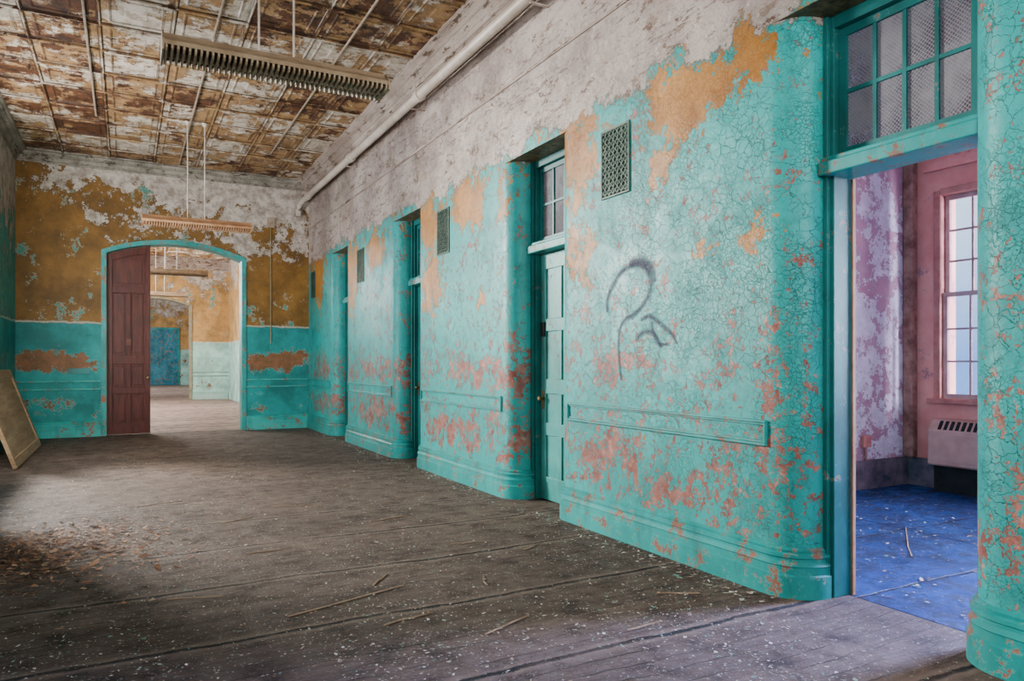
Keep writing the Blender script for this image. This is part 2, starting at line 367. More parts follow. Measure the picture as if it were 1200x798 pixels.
# ------------------------------------------------------------------ mesh builder
class MB:
    def __init__(s): s.v = []; s.f = []
    def box(s, x0, x1, y0, y1, z0, z1):
        b = len(s.v)
        s.v += [(x0,y0,z0),(x1,y0,z0),(x1,y1,z0),(x0,y1,z0),(x0,y0,z1),(x1,y0,z1),(x1,y1,z1),(x0,y1,z1)]
        s.f += [[b+i for i in q] for q in ((3,2,1,0),(4,5,6,7),(0,1,5,4),(1,2,6,5),(2,3,7,6),(3,0,4,7))]
        return s
    def prism(s, poly, fa, fb):
        n = len(poly); b = len(s.v)
        s.v += [fa(*p) for p in poly] + [fb(*p) for p in poly]
        s.f.append([b+i for i in range(n)][::-1]); s.f.append([b+n+i for i in range(n)])
        for i in range(n):
            j = (i+1) % n; s.f.append([b+i, b+j, b+n+j, b+n+i])
        return s
    def loft(s, rings, close=False):
        b = len(s.v); n = len(rings[0])
        for r in rings: s.v += r
        for k in range(len(rings)-1):
            for i in range(n if close else n-1):
                j = (i+1) % n
                s.f.append([b+k*n+i, b+k*n+j, b+(k+1)*n+j, b+(k+1)*n+i])
        return s
    def bar(s, p, q, w, h, up=(0, 0, 1)):
        p, q = Vector(p), Vector(q); d = (q-p).normalized(); u = Vector(up)
        if abs(d.dot(u)) > .95: u = Vector((1, 0, 0))
        r = d.cross(u).normalized(); u = r.cross(d).normalized()
        c = [(-w/2,-h/2),(w/2,-h/2),(w/2,h/2),(-w/2,h/2)]
        b = len(s.v)
        for e in (p, q): s.v += [tuple(e+r*a+u*k) for a, k in c]
        s.f += [[b+3,b+2,b+1,b],[b+4,b+5,b+6,b+7]] + [[b+i, b+(i+1)%4, b+4+(i+1)%4, b+4+i] for i in range(4)]
        return s
    def tube(s, pts, r, n=12):
        pts = [Vector(p) for p in pts]; b = len(s.v)
        for k, p in enumerate(pts):
            d = (pts[min(k+1, len(pts)-1)]-pts[max(k-1, 0)]).normalized()
            u = Vector((0, 0, 1)) if abs(d.z) < .9 else Vector((1, 0, 0))
            a = d.cross(u).normalized(); c = a.cross(d)
            rr = r[k] if isinstance(r, (list, tuple)) else r
            s.v += [tuple(p+a*rr*math.cos(t*2*math.pi/n)+c*rr*math.sin(t*2*math.pi/n)) for t in range(n)]
        for k in range(len(pts)-1):
            for i in range(n):
                j = (i+1) % n; s.f.append([b+k*n+i, b+k*n+j, b+(k+1)*n+j, b+(k+1)*n+i])
        s.f.append([b+i for i in range(n)][::-1]); e = b+(len(pts)-1)*n
        s.f.append([e+i for i in range(n)])
        return s
    def obj(s, name, mat, parent=None, smooth=False, bevel=0, recalc=True, **props):
        xs, ys, zs = zip(*s.v)
        o = Vector(((min(xs)+max(xs))/2, (min(ys)+max(ys))/2, min(zs)))
        me = bpy.data.meshes.new(name); me.from_pydata([tuple(Vector(v)-o) for v in s.v], [], s.f)
        if recalc:
            bm = bmesh.new(); bm.from_mesh(me); bmesh.ops.recalc_face_normals(bm, faces=bm.faces); bm.to_mesh(me); bm.free()
        me.materials.append(mat)
        if smooth:
            for p in me.polygons: p.use_smooth = True
            me.set_sharp_from_angle(angle=math.radians(35))
        ob = bpy.data.objects.new(name, me); COL.objects.link(ob)
        if parent is not None:
            ob.parent = parent; ob.location = o-parent.matrix_basis.translation
        else: ob.location = o
        if bevel:
            m = ob.modifiers.new('bevel', 'BEVEL'); m.width = bevel; m.segments = 2; m.limit_method = 'ANGLE'
        for k, v in props.items(): ob[k] = v
        return ob

def struct(o, label=None, cat=None):
    o['kind'] = 'structure'
    if label: o['label'] = label
    if cat: o['category'] = cat
    return o

# ------------------------------------------------------------------ right wall with rounded piers
OPEN = [(1.93, 2.81), (5.38, 6.18), (8.82, 9.55), (12.23, 13.00)]
PIERS = [(-5.0, 1.93), (2.81, 5.38), (6.18, 8.82), (9.55, 12.23), (13.00, 15.0)]
RAD = .20
def pier_path(y0, y1, r0=True, r1=True, back=3.7):
    out = []
    if r0:
        out.append(((back, y0), (0, -1)))
        for k in range(13):
            a = math.pi/2*k/12
            n = (-math.sin(a), -math.cos(a))
            out.append(((XR+RAD+RAD*n[0], y0+RAD+RAD*n[1]), n))
    else: out.append(((XR, y0), (-1, 0)))
    if r1:
        for k in range(13):
            a = math.pi/2*k/12
            n = (-math.cos(a), math.sin(a))
            out.append(((XR+RAD+RAD*n[0], y1-RAD+RAD*n[1]), n))
        out.append(((back, y1), (0, 1)))
    else: out.append(((XR, y1), (-1, 0)))
    return out
mb = MB()
NT_ = 3.29
for i, (a, b) in enumerate(PIERS):
    pp = [p for p, n in pier_path(a, b, i > 0, i < 4)]
    if i == 0: pp = [(3.7, a)]+pp
    if i == 4: pp = pp+[(3.7, b)]
    mb.prism(pp, lambda x, y: (x, y, 0), lambda x, y: (x, y, NT_))
mb.box(XR, 3.7, -5, 15.0, NT_, CH)
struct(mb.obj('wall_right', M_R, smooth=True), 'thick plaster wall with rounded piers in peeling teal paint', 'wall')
BPROF = [(.045, 0), (.045, .125), (.034, .135), (.034, .175), (.040, .182), (.034, .190), (.022, .205), (.022, .220), (.032, .228), (.032, .244), (.016, .254), (.020, .268), (.0, .282)]
k = 0
for i, (a, b) in enumerate(PIERS):
    path = pier_path(a, b, i > 0, i < 4, back=3.52)
    rings = [[(p[0]+n[0]*o, p[1]+n[1]*o, z) for p, n in path] for o, z in BPROF]
    struct(MB().loft(rings).obj('baseboard_right', M_TRIM, smooth=True), 'moulded teal baseboard wrapping a rounded wall pier', 'baseboard')
    y0 = a+.22 if i > 0 else a; y1 = b-.20 if i < 4 else b-.06
    if i == 0: y1 = 1.66
    k += 1
    m = MB(); z0, z1 = .845, .995
    m.box(XR-.020, XR+.01, y0, y1, z1-.016, z1).box(XR-.020, XR+.01, y0, y1, z0, z0+.016)
    m.box(XR-.010, XR+.01, y0+.016, y1-.016, z1-.030, z1-.0165).box(XR-.010, XR+.01, y0+.016, y1-.016, z0+.0165, z0+.030)
    m.box(XR-.0195, XR+.01, y0+.001, y0+.016, z0+.017, z1-.017).box(XR-.0195, XR+.01, y1-.016, y1-.001, z0+.017, z1-.017)
    struct(m.obj('trim_%d' % k, M_TRIM, bevel=.003), 'teal recessed dado moulding along a wall pier', 'moulding')

# ------------------------------------------------------------------ doors in niches
def panel_door(mb, y0, y1, z0, z1, x, rows, cols=2, th=.045):
    mb.box(x+.016, x+th-.012, y0+.01, y1-.01, z0+.01, z1-.01)
    st = .10
    mb.box(x, x+th, y0, y0+st, z0, z1).box(x, x+th, y1-st, y1, z0, z1)
    for r in rows: mb.box(x+.0005, x+th-.0005, y0+st, y1-st, z0+r[0], z0+r[1])
    c = (y0+y1)/2
    for ra, rb in zip(rows, rows[1:]): mb.box(x+.0005, x+th-.0005, c-.04, c+.04, z0+ra[1], z0+rb[0])
def door_unit(n, y0, y1, leaf, lmat=None, cols=4, lab=''):
    f = MB(); j = .05
    f.box(3.53, 3.68, y0, y0+j, 0, NT_).box(3.53, 3.68, y1-j, y1, 0, NT_).box(3.53, 3.68, y0+j, y1-j, 3.22, NT_)
    f.box(3.50, 3.529, y0, y0+.03, 0, NT_).box(3.50, 3.529, y1-.03, y1, 0, NT_)
    fr = struct(f.obj('door_%d' % n, M_TRIMD, bevel=.005), lab, 'door')
    MB().box(3.455, 3.69, y0+.002, y1-.002, 2.385, 2.46).box(3.48, 3.69, y0+.003, y1-.003, 2.461, 2.49).obj('transom_bar', M_TRIM, fr, bevel=.008)
    a, b, z0, z1 = y0+j+.004, y1-j-.004, 2.495, 3.215
    s = MB(); bw = .045
    s.box(3.57, 3.61, a, a+bw, z0, z1).box(3.57, 3.61, b-bw, b, z0, z1).box(3.57, 3.61, a+bw, b-bw, z0, z0+bw).box(3.57, 3.61, a+bw, b-bw, z1-bw, z1)
    for c in range(1, cols):
        yy = a+bw+(b-a-2*bw)*c/cols; s.box(3.575, 3.605, yy-.011, yy+.011, z0+bw, z1-bw)
    zz = (z0+z1)/2; s.box(3.576, 3.604, a+bw, b-bw, zz-.011, zz+.011)
    s.obj('transom_sash', M_TRIMD, fr)
    MB().box(3.588, 3.592, a+.02, b-.02, z0+.02, z1-.02).obj('transom_glass', M_MESH, fr)
    if leaf:
        d = MB(); panel_door(d, y0+j+.004, y1-j-.004, .01, 2.378, 3.58, [(0, .22), (.62, .74), (1.02, 1.16), (1.62, 1.74), (2.22, 2.368)])
        lf = d.obj('door_leaf', lmat, fr, bevel=.004)
        yk = y1-j-.06
        MB().tube([(3.585, yk, .98), (3.56, yk, .98), (3.548, yk, .98), (3.54, yk, .98), (3.528, yk, .98), (3.520, yk, .98)], [.010, .010, .012, .022, .024, .013], 14).box(3.574, 3.579, yk-.022, yk+.022, .88, 1.06).obj('door_knob', M_BRASS, fr, smooth=True)
        if n == 2: MB().box(3.565, 3.5795, yk-.04, yk+.03, 1.58, 1.72).obj('latch_box', M_BLACK, fr, bevel=.004)
    else:
        MB().box(3.681, 3.705, y1-.060, y1-.036, 0, 2.383).obj('bare_edge_strip', M_TAN, fr)
    return fr
door_unit(1, *OPEN[0], False, cols=4, lab='open doorway with teal frame and wired-glass transom')
door_unit(2, *OPEN[1], True, M_DOORL, cols=3, lab='closed pale teal panelled door under a wired-glass transom')
door_unit(3, *OPEN[2], True, M_TRIMD, cols=3, lab='closed dark teal panelled door deep in its niche')
door_unit(4, *OPEN[3], True, M_TRIMD, cols=3, lab='closed dark teal panelled door next to the arch wall')

# ------------------------------------------------------------------ vents
def vent(yc, lab):
    y0, y1, z0, z1 = yc-.18, yc+.18, 2.60, 3.13; fw = .016
    f = MB().box(XR-.014, XR, y0, y0+fw, z0, z1).box(XR-.014, XR, y1-fw, y1, z0, z1).box(XR-.014, XR, y0+fw, y1-fw, z0, z0+fw).box(XR-.014, XR, y0+fw, y1-fw, z1-fw, z1)
    o = f.obj('wall_vent', M_VENT, bevel=.003)
    o['label'] = lab; o['category'] = 'vent'; o['group'] = 'wall vents along the corridor'
    MB().box(XR-.004, XR-.001, y0+.01, y1-.01, z0+.01, z1-.01).obj('dark_backing', M_BLACK, o)  # black sheet stands in for the shade behind the lattice
    l = MB(); a0, a1, b0, b1 = y0+fw, y1-fw, z0+fw, z1-fw; st = .052
    for sgn in (1, -1):
        c = -2.0
        while c < 2.0:
            pts = []
            for yy in (a0, a1):
                zz = b0+sgn*(yy-a0)+c
                if b0 <= zz <= b1: pts.append((yy, zz))
            for zz in (b0, b1):
                yy = a0+sgn*(zz-b0-c)
                if a0 < yy < a1: pts.append((yy, zz))
            if len(pts) >= 2 and (Vector(pts[0])-Vector(pts[1])).length > .01:
                l.bar((XR-.009, *pts[0]), (XR-.009, *pts[1]), .005, .009, up=(1, 0, 0))
            c += st
    yy = a0+st/2
    while yy < a1: l.box(XR-.011, XR-.007, yy-.0022, yy+.0022, b0, b1); yy += st
    l.obj('lattice_grille', M_VENT, o)
for yc, lb in ((4.51, 'green metal lattice vent beside a peeled ochre patch'), (7.90, 'green metal lattice vent high on the teal wall'), (11.30, 'green metal lattice vent high on the teal wall'), (14.57, 'green metal lattice vent near the room corner')):
    vent(yc, lb)

# ------------------------------------------------------------------ arch walls
AX0, AX1, SPR, CRN = -.33, 2.03, 3.32, 3.56
AC = (AX0+AX1)/2; HW = (AX1-AX0)/2; AR = (HW*HW+(CRN-SPR)**2)/(2*(CRN-SPR))
def arcz(x, off=0): return CRN-AR+math.sqrt(max((AR+off)**2-(x-AC)**2, 0))
def arch_wall(name, y0, y1, mat, xl=XL, xr=XR+.4, lab=''):
    N = 16
    arc = [(AX0+(AX1-AX0)*i/N, arcz(AX0+(AX1-AX0)*i/N)) for i in range(N+1)]
    m = MB()
    m.box(xl, AX0, y0, y1, 0, CH); m.box(AX1, xr, y0, y1, 0, CH)
    for (xa, za), (xb, zb) in zip(arc, arc[1:]):
        m.prism([(xa, za), (xb, zb), (xb, CH), (xa, CH)], lambda x, z: (x, y0, z), lambda x, z: (x, y1, z))
    return struct(m.obj(name, mat), lab, 'wall')
def arch_trim(name, y0, y1, w=.055, pr=.03, mat=None):
    N = 20; m = MB()
    outer = [(AX0-w, 0)]+[(AX0-w+(AX1-AX0+2*w)*i/N, arcz(AX0-w+(AX1-AX0+2*w)*i/N, w)) for i in range(N+1)]+[(AX1+w, 0)]
    d = .025
    inn = [(AX0+d, 0)]+[(AX0+d+(AX1-AX0-2*d)*i/N, arcz(AX0+d+(AX1-AX0-2*d)*i/N, -d)) for i in range(N+1)]+[(AX1-d, 0)]
    rings = []
    seq = [(outer, y0), (outer, y0-pr), (inn, y0-pr), (inn, y1+pr), (outer, y1+pr), (outer, y1)]
    for r, y in seq: rings.append([(x, y, z) for x, z in r])
    m.loft(rings)
    return struct(m.obj(name, mat or M_TRIM), 'teal arched door casing', 'casing')
WB0, WB1 = 15.0, 15.3
arch_wall('wall_back', WB0, WB1, M_BACK, lab='peeling ochre over teal wall pierced by an arch')
arch_trim('trim_21', WB0, WB1)
arch_wall('wall_second_arch', 28.0, 28.3, M_BACK2, lab='ochre and mint wall pierced by a second arch')
arch_trim('trim_22', 28.0, 28.3, mat=simple('tan_casing', (.17, .15, .09), (.32, .28, .18), 4))
def cross_trim(y, x0, x1, n, mat, yd=-1):
    m = MB(); z0, z1 = .835, 1.0
    for q in ((z1-.026, z1), (z0, z0+.026)): m.box(x0, x1, y-.036, y+.002, *q)
    struct(m.obj('trim_%d' % n, mat, bevel=.004), 'teal dado moulding beside the arch', 'moulding')
    rings = [[(x0, y-o, z), (x1, y-o, z)] for o, z in BPROF]
    struct(MB().loft(rings).obj('baseboard_back', mat), 'moulded teal baseboard', 'baseboard')
cross_trim(WB0, XL, AX0-.06, 31, M_TRIMB); cross_trim(WB0, AX1+.06, XR-.03, 32, M_TRIMB)
MINT = simple('mint_trim', (.22, .40, .35), (.36, .50, .45), 4)
cross_trim(28.0, AX1+.06, XR-.03, 33, MINT)

M_LEFT = mat_back('left_wall_paint', och=(.03, .25, .23), ztop=3.0)
m = MB()
m.box(XL-.35, XL, -5, -3.0, 0, CH).box(XL-.35, XL, .5, 8.6, 0, CH).box(XL-.35, XL, 12.2, 15.3, 0, CH)
m.box(XL-.35, XL, -3.0, .5, 4.4, CH).box(XL-.35, XL, 8.6, 12.2, 4.3, CH).box(XL-.35, XL, -3.0, .5, 0, 2.5).box(XL-.35, XL, 8.6, 12.2, 0, .85)
struct(m.obj('wall_left', M_LEFT), 'plaster wall, pale above and teal below', 'wall')
struct(MB().box(XL-.35, 3.7, -5.3, -5, 0, CH).obj('wall_front', M_BACK2), 'unseen end wall of the hall, added to shut out sky light', 'wall')  # unseen wall added to close the open end against sky light
struct(MB().loft([[(XL+o, 12.2, z), (XL+o, 15.0, z)] for o, z in BPROF]).obj('baseboard_left', M_TRIM), 'teal baseboard', 'baseboard')
m = MB(); m.box(XR, XR+.3, 15.3, 28.0, 0, CH); struct(m.obj('wall_right_beyond', M_BACK2), 'ochre and mint wall beyond the arch', 'wall')
m = MB(); m.box(XL-.3, XL, 15.3, 28.0, 0, CH); struct(m.obj('wall_left_beyond', M_BACK2), 'ochre and mint wall beyond the arch', 'wall')
m = MB(); m.box(XR, XR+.3, 28.3, 46, 0, CH).box(XL-.3, XL, 28.3, 46, 0, CH); struct(m.obj('wall_side_far', M_BACK2), 'side walls of the last room', 'wall')
m = MB(); m.box(XL-.3, XR+.3, 46, 46.3, 0, CH); struct(m.obj('wall_end', M_BACK2), 'ochre and mint end wall', 'wall')
d = MB(); d.box(1.15, 2.75, 45.93, 46.0, 0, 3.3)
dd = struct(d.obj('door_5', M_TRIM), 'wide weathered blue door at the corridor end', 'door')
q = MB(); q.box(1.25, 2.65, 45.90, 45.93, .02, 3.2)
for a in (1.35, 2.0):
    for z0, z1 in ((.2, 1.0), (1.15, 2.0), (2.15, 3.05)):
        q.box(a, a+.5, 45.87, 45.90, z0, z1)
q.obj('door_leaf', M_BD, dd)

# floors
struct(MB().box(XL-.4, 3.66, -5, 15.2, -.1, 0).obj('floor', M_FLOOR), 'worn grey-brown boards littered with paint chips', 'floor')
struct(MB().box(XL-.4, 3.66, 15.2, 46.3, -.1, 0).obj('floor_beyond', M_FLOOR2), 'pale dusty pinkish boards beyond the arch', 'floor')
struct(MB().box(3.66, 7.95, .2, 5.2, -.1, 0).obj('floor_side_room', M_BLUE), 'blue painted floor in the side room', 'floor')

def coffers(y0, y1):
    m = MB(); nx = 7; ny = int(round((y1-y0)/TY))
    prof = [(0, 0), (.018, 0), (.026, .012), (.085, .012), (.095, .002), (.112, .002), (.125, .014), (.24, .014), (.26, .006)]
    for i in range(nx):
        for j in range(ny):
            xa, ya = XL+i*TX, y0+j*TY; xb, yb = xa+TX, ya+TY
            b = len(m.v)
            jit = [random.uniform(-.022, .012) for _ in range(4)]
            if random.random() > .3: jit = [q*.25 for q in jit]
            for d, z in prof:
                zz = CH-.045+z
                f = 1 if d > .03 else 0
                m.v += [(xa+d, ya+d, zz+f*jit[0]), (xb-d, ya+d, zz+f*jit[1]), (xb-d, yb-d, zz+f*jit[2]), (xa+d, yb-d, zz+f*jit[3])]
            for k in range(len(prof)-1):
                for q in range(4):
                    r = (q+1) % 4; m.f.append([b+k*4+q, b+(k+1)*4+q, b+(k+1)*4+r, b+k*4+r])
            e = b+(len(prof)-1)*4; m.f.append([e+3, e+2, e+1, e])
    for j in range(0, ny+1): m.box(XL, XR, y0+j*TY-.009, y0+j*TY+.009, CH-.058, CH-.043)
    for i in range(0, nx+1): m.box(XL+i*TX-.009, XL+i*TX+.009, y0, y0+ny*TY, CH-.057, CH-.042)
    return m
m = coffers(0, 15.0); m.box(XL-.4, XR+.4, -5, 15.3, CH+.01, CH+.1)
struct(m.obj('ceiling', M_CEIL, recalc=False), 'rusting pressed-tin ceiling with flaking cream paint', 'ceiling')
m = coffers(15.25, 28.0); m.box(XL-.4, XR+.4, 15.3, 46.3, CH+.01, CH+.1)
struct(m.obj('ceiling_beyond', M_CEIL2, recalc=False), 'pressed-tin ceiling beyond the arch', 'ceiling')

CP = [(0, 4.62), (.035, 4.62), (.035, 4.66), (.055, 4.68), (.055, 4.78), (.075, 4.79), (.10, 4.84), (.15, 4.88), (.17, 4.885), (.17, 4.92), (.23, 4.945), (.25, 4.95), (.25, CH)]
CP2 = [(0, 4.80), (.03, 4.80), (.03, 4.83), (.05, 4.85), (.08, 4.90), (.13, 4.93), (.14, 4.96), (.18, 4.97), (.18, CH)]
struct(MB().loft([[(XR-o, -5, z), (XR-o, 15.0, z)] for o, z in CP]).obj('trim_41', M_CORN), 'stained stepped cornice', 'cornice')
struct(MB().loft([[(XL, WB0-o, z), (XR, WB0-o, z)] for o, z in CP2]).obj('trim_42', M_CORNG), 'stained grey cornice', 'cornice')
struct(MB().loft([[(XL+o, -5, z), (XL+o, 15.0, z)] for o, z in CP2]).obj('trim_43', M_CORNG), 'stained grey cornice', 'cornice')
struct(MB().loft([[(XL, 28-o, z), (XR, 28-o, z)] for o, z in CP]).obj('trim_44', M_CORN), 'stained cornice', 'cornice')
struct(MB().box(XR-.012, XR, -5, 15.0, 4.02, 4.045).obj('trim_45', M_CORN), 'thin picture rail on bare plaster', 'moulding')

# ------------------------------------------------------------------ pipes
def thing(o, label, cat, group=None):
    o['label'] = label; o['category'] = cat
    if group: o['group'] = group
    return o
Xp, Zp = 3.11, 4.53
pm = MB().tube([(Xp, -4.95, Zp), (Xp, 14.70, Zp), (Xp-.01, 14.80, Zp-.015), (Xp-.03, 14.88, Zp-.06), (Xp-.04, 14.90, Zp-.16), (Xp-.04, 14.90, Zp-.26)], .055, 16)
pipe = thing(pm.obj('pipe', M_PIPE, smooth=True), 'thick painted pipe running along the cornice with an elbow', 'pipe')
for yy in (2.2, 5.2, 8.2, 11.2, 14.2):
    MB().tube([(Xp, yy-.05, Zp), (Xp, yy+.05, Zp)], .070, 16).obj('pipe_coupling', M_PIPE, pipe, smooth=True)
    MB().bar((Xp, yy+.3, Zp-.062), (XR-.003, yy+.3, Zp-.062), .03, .012).obj('pipe_bracket', M_CORN, pipe)
for x, y1, lb in ((2.23, 13.1, 'thin conduit along the tin ceiling'), (.87, 14.7, 'thin conduit along the tin ceiling'), (-.38, 12.3, 'thin conduit ending short of the arch wall')):
    thing(MB().tube([(x, 0.3, CH-.073), (x, y1, CH-.073)], .014, 8).obj('conduit', M_COND, smooth=True), lb, 'conduit', 'ceiling conduits')
thing(MB().tube([(2.55, WB0-.02, 1.7), (2.55, WB0-.02, 4.0)], .011, 8).obj('conduit', M_CONDW), 'thin vertical conduit on the ochre wall', 'conduit')
thing(MB().box(2.48, 2.62, WB0-.06, WB0-.001, 4.001, 4.2).obj('junction_box', M_COND, bevel=.005), 'small pale junction box above the conduit', 'junction box')
thing(MB().box(-.9, -.55, WB0-.02, WB0-.001, 1.12, 1.22).obj('wall_plate', M_TRIMD, bevel=.004), 'small painted plate on the arch wall', 'plate')

# ------------------------------------------------------------------ hanging light fixtures
def fixture(yc, lab, z=3.40, mt=None):
    x0, x1 = .21, 1.74; mt = mt or M_FIX
    h = MB()
    sec = [(-.15, .0), (-.145, .03), (-.08, .075), (-.05, .11), (.05, .11), (.08, .075), (.145, .03), (.15, .0), (.142, .0), (.138, .026), (.07, .066), (-.07, .066), (-.138, .026), (-.142, .0)]
    h.prism(sec, lambda a, b: (x0+.012, yc+a, z+b), lambda a, b: (x1-.012, yc+a, z+b))
    o = h.obj('ceiling_light', mt); thing(o, lab, 'ceiling light', 'hanging louvred fluorescent lights')
    l = MB(); n = 42
    for i in range(n+1):
        xx = x0+.025+(x1-x0-.05)*i/n
        l.prism([(-.148, -.022), (-.13, -.036), (.13, -.036), (.148, -.022), (.148, .0), (.10, .018), (.06, .006), (.0, .0), (-.06, .006), (-.10, .018), (-.148, .0)], lambda a, b: (xx-.007, yc+a, z+b), lambda a, b: (xx+.007, yc+a, z+b))
    l.box(x0+.02, x1-.02, yc-.004, yc+.004, z-.034, z-.005)
    l.obj('louvre', mt, o)
    for s in (-1, 1):
        MB().tube([(x0+.05, yc+s*.06, z+.035), (x1-.05, yc+s*.06, z+.035)], .016, 10).obj('tube', M_TUBE, o, smooth=True)
    for xx, xo in ((x0, x0+.012), (x1-.012, x1)):
        MB().prism([(-.155, -.04), (.155, -.04), (.155, .03), (.075, .115), (-.075, .115), (-.155, .03)], lambda a, b: (xx, yc+a, z+b), lambda a, b: (xo, yc+a, z+b)).obj('end_plate', mt, o)
    for xx in (.83, 1.07):
        MB().tube([(xx, yc, z+.11), (xx, yc, CH-.06)], .008, 8).tube([(xx, yc, CH-.105), (xx, yc, CH-.059)], [.02, .045], 12).obj('hanger_rod', M_PIPE, o, smooth=True)
fixture(5.35, 'long louvred metal light hung on twin rods')
fixture(12.0, 'long louvred light near the arch, warm light painted into its colour', mt=M_FIX2)
fixture(18.8, 'long louvred metal light beyond the arch')
fixture(25.0, 'long louvred metal light beyond the arch')
gl = MB().tube([(.55, 36.0, 2.95), (.55, 36.0, 3.0), (.55, 36.0, 3.1), (.55, 36.0, 3.22), (.55, 36.0, 3.30), (.55, 36.0, 3.34)], [.06, .20, .28, .24, .12, .06], 18)
go = thing(gl.obj('pendant_light', simple('milky_glass', (.7, .66, .58), (.8, .77, .7), 3, .3, .05), smooth=True), 'small milky glass pendant light on a thin rod', 'pendant light')
MB().tube([(.55, 36.0, 3.34), (.55, 36.0, CH+.01)], .012, 8).obj('hanger_rod', M_COND, go, smooth=True)

# ------------------------------------------------------------------ red-brown arched leaf
L0, L1 = AX0+.03, AX0+.74
Yd = 15.10
def atop(x): return arcz(x)-.035
def strip(m, xa, xb, za, zb, y0, y1, arch=False):
    N = 6
    if arch: top = [(xa+(xb-xa)*i/N, atop(xa+(xb-xa)*i/N)) for i in range(N+1)][::-1]
    else: top = [(xb, zb), (xa, zb)]
    m.prism([(xa, za), (xb, za)]+top, lambda x, z: (x, y0, z), lambda x, z: (x, y1, z))
m = MB()
strip(m, L0+.01, L1-.01, .02, 0, Yd+.045, Yd+.052, True)
for a, b in ((L0, L0+.09), (L1-.09, L1)): strip(m, a, b, .01, 0, Yd, Yd+.06, True)
c = (L0+L1)/2
rows = ((.01, .22), (.75, .87), (1.30, 1.46), (2.60, 2.72))
for za, zb in rows: strip(m, L0+.09, L1-.09, za, zb, Yd+.001, Yd+.059)
N = 6; top = [(L0+.09+(L1-L0-.18)*i/N) for i in range(N+1)]
m.prism([(x, atop(x)-.14) for x in top]+[(x, atop(x)) for x in top[::-1]], lambda x, z: (x, Yd+.001, z), lambda x, z: (x, Yd+.059, z))
for (a, b), (a2, b2) in zip(rows, rows[1:]): strip(m, c-.035, c+.035, b, a2, Yd+.001, Yd+.059)
for za, zb in ((.27, .70), (.92, 1.25), (1.51, 2.55)):
    for a, b in ((L0+.125, c-.07), (c+.07, L1-.125)): strip(m, a, b, za, zb, Yd+.022, Yd+.05)
strip(m, L0+.14, L1-.14, 2.78, 3.22, Yd+.022, Yd+.05)
leaf = struct(m.obj('door_6', M_WOODR, bevel=.005), 'tall dark red-brown panelled door leaf with arched top', 'door')
MB().box(c-.04, c+.04, Yd-.008, Yd, 1.64, 1.76).obj('door_plate', simple('plate_grime', (.08, .03, .02), (.16, .07, .05)), leaf)
MB().tube([(L1-.045, Yd, 1.05), (L1-.045, Yd-.05, 1.05), (L1-.045, Yd-.075, 1.05)], [.012, .026, .018], 12).obj('door_knob', M_BRASS, leaf, smooth=True)

def leaning():
    L, H, T = 2.9, 1.27, .05
    m = MB()
    m.box(0.002, T*.6, 0.01, L-.01, 0.01, H-.01)
    for q in ((0, .12, 0, H), (L-.12, L, 0, H), (.12, L-.12, 0, .12), (.12, L-.12, H-.12, H)): m.box(0, T, q[0], q[1], q[2], q[3])
    o = m.obj('board', M_BOARD, bevel=.005)
    thing(o, 'large tan wooden panel leaning on its long edge against the wall', 'board')
    o.location = (-1.20, 12.25, .010); o.rotation_euler = (0, -math.radians(19), 0)
leaning()

# ------------------------------------------------------------------ side room
RX = 7.6; RY0, RY1 = .4, 5.0
WY0, WY1, WZ0, WZ1 = 3.55, 4.68, .95, 3.14
m = MB(); 
m.box(RX, RX+.35, WY1, 15.3, 0, CH).box(RX, RX+.35, 2.4, WY0, 0, CH).box(RX, RX+.35, .2, 1.2, 0, CH)
m.box(RX, RX+.35, WY0, WY1, 0, WZ0).box(RX, RX+.35, WY0, WY1, WZ1, CH).box(RX, RX+.35, 1.2, 2.4, 0, WZ0).box(RX, RX+.35, 1.2, 2.4, WZ1, CH)
struct(m.obj('wall_side_room_outer', M_RW2), 'salmon painted outer wall with sash window', 'wall')
struct(MB().box(3.7, RX, RY1, RY1+.2, 0, CH).obj('wall_side_room_far', M_RW1), 'lilac and white peeling wall of the side room', 'wall')
struct(MB().box(3.7, RX, RY0-.2, RY0, 0, CH).obj('wall_side_room_near', M_RW1), 'lilac wall of the side room', 'wall')
struct(MB().box(3.7, RX+.35, .2, 15.3, CH, CH+.1).obj('ceiling_side_room', simple('side_ceiling', (.3, .25, .25), (.5, .45, .45))), 'plaster ceiling of the side room', 'ceiling')
struct(MB().box(3.7, RX, 5.2, 15.3, -.1, 0).obj('floor_closed_rooms', M_FLOOR), 'floor behind the closed doors', 'floor')
struct(MB().box(3.7, RX+.35, 15.3, 15.5, 0, CH).obj('wall_closed_rooms', M_RW1), 'end wall behind the closed doors', 'wall')
struct(MB().box(RX-.03, RX, RY0, RY1, 0, .27).box(RX-.022, RX, RY0, RY1, .27, .30).obj('baseboard_side_room_outer', M_RB), 'dark grey baseboard', 'baseboard')
struct(MB().box(3.7, RX-.03, RY1-.03, RY1, 0, .27).box(3.7, RX-.03, RY1-.022, RY1, .27, .30).obj('baseboard_side_room_far', M_RB), 'dark grey baseboard', 'baseboard')
struct(MB().box(RX-.10, RX-.001, RY1-.12, RY1-.001, .30, CH-.01).obj('trim_51', M_ROUGH, bevel=.02), 'stripped brown corner chase', 'moulding')
struct(MB().box(RX-.05, RX, WY0-.35, WY1+.12, 3.36, 3.46).obj('trim_52', M_RW2), 'salmon ledge above the window', 'moulding')
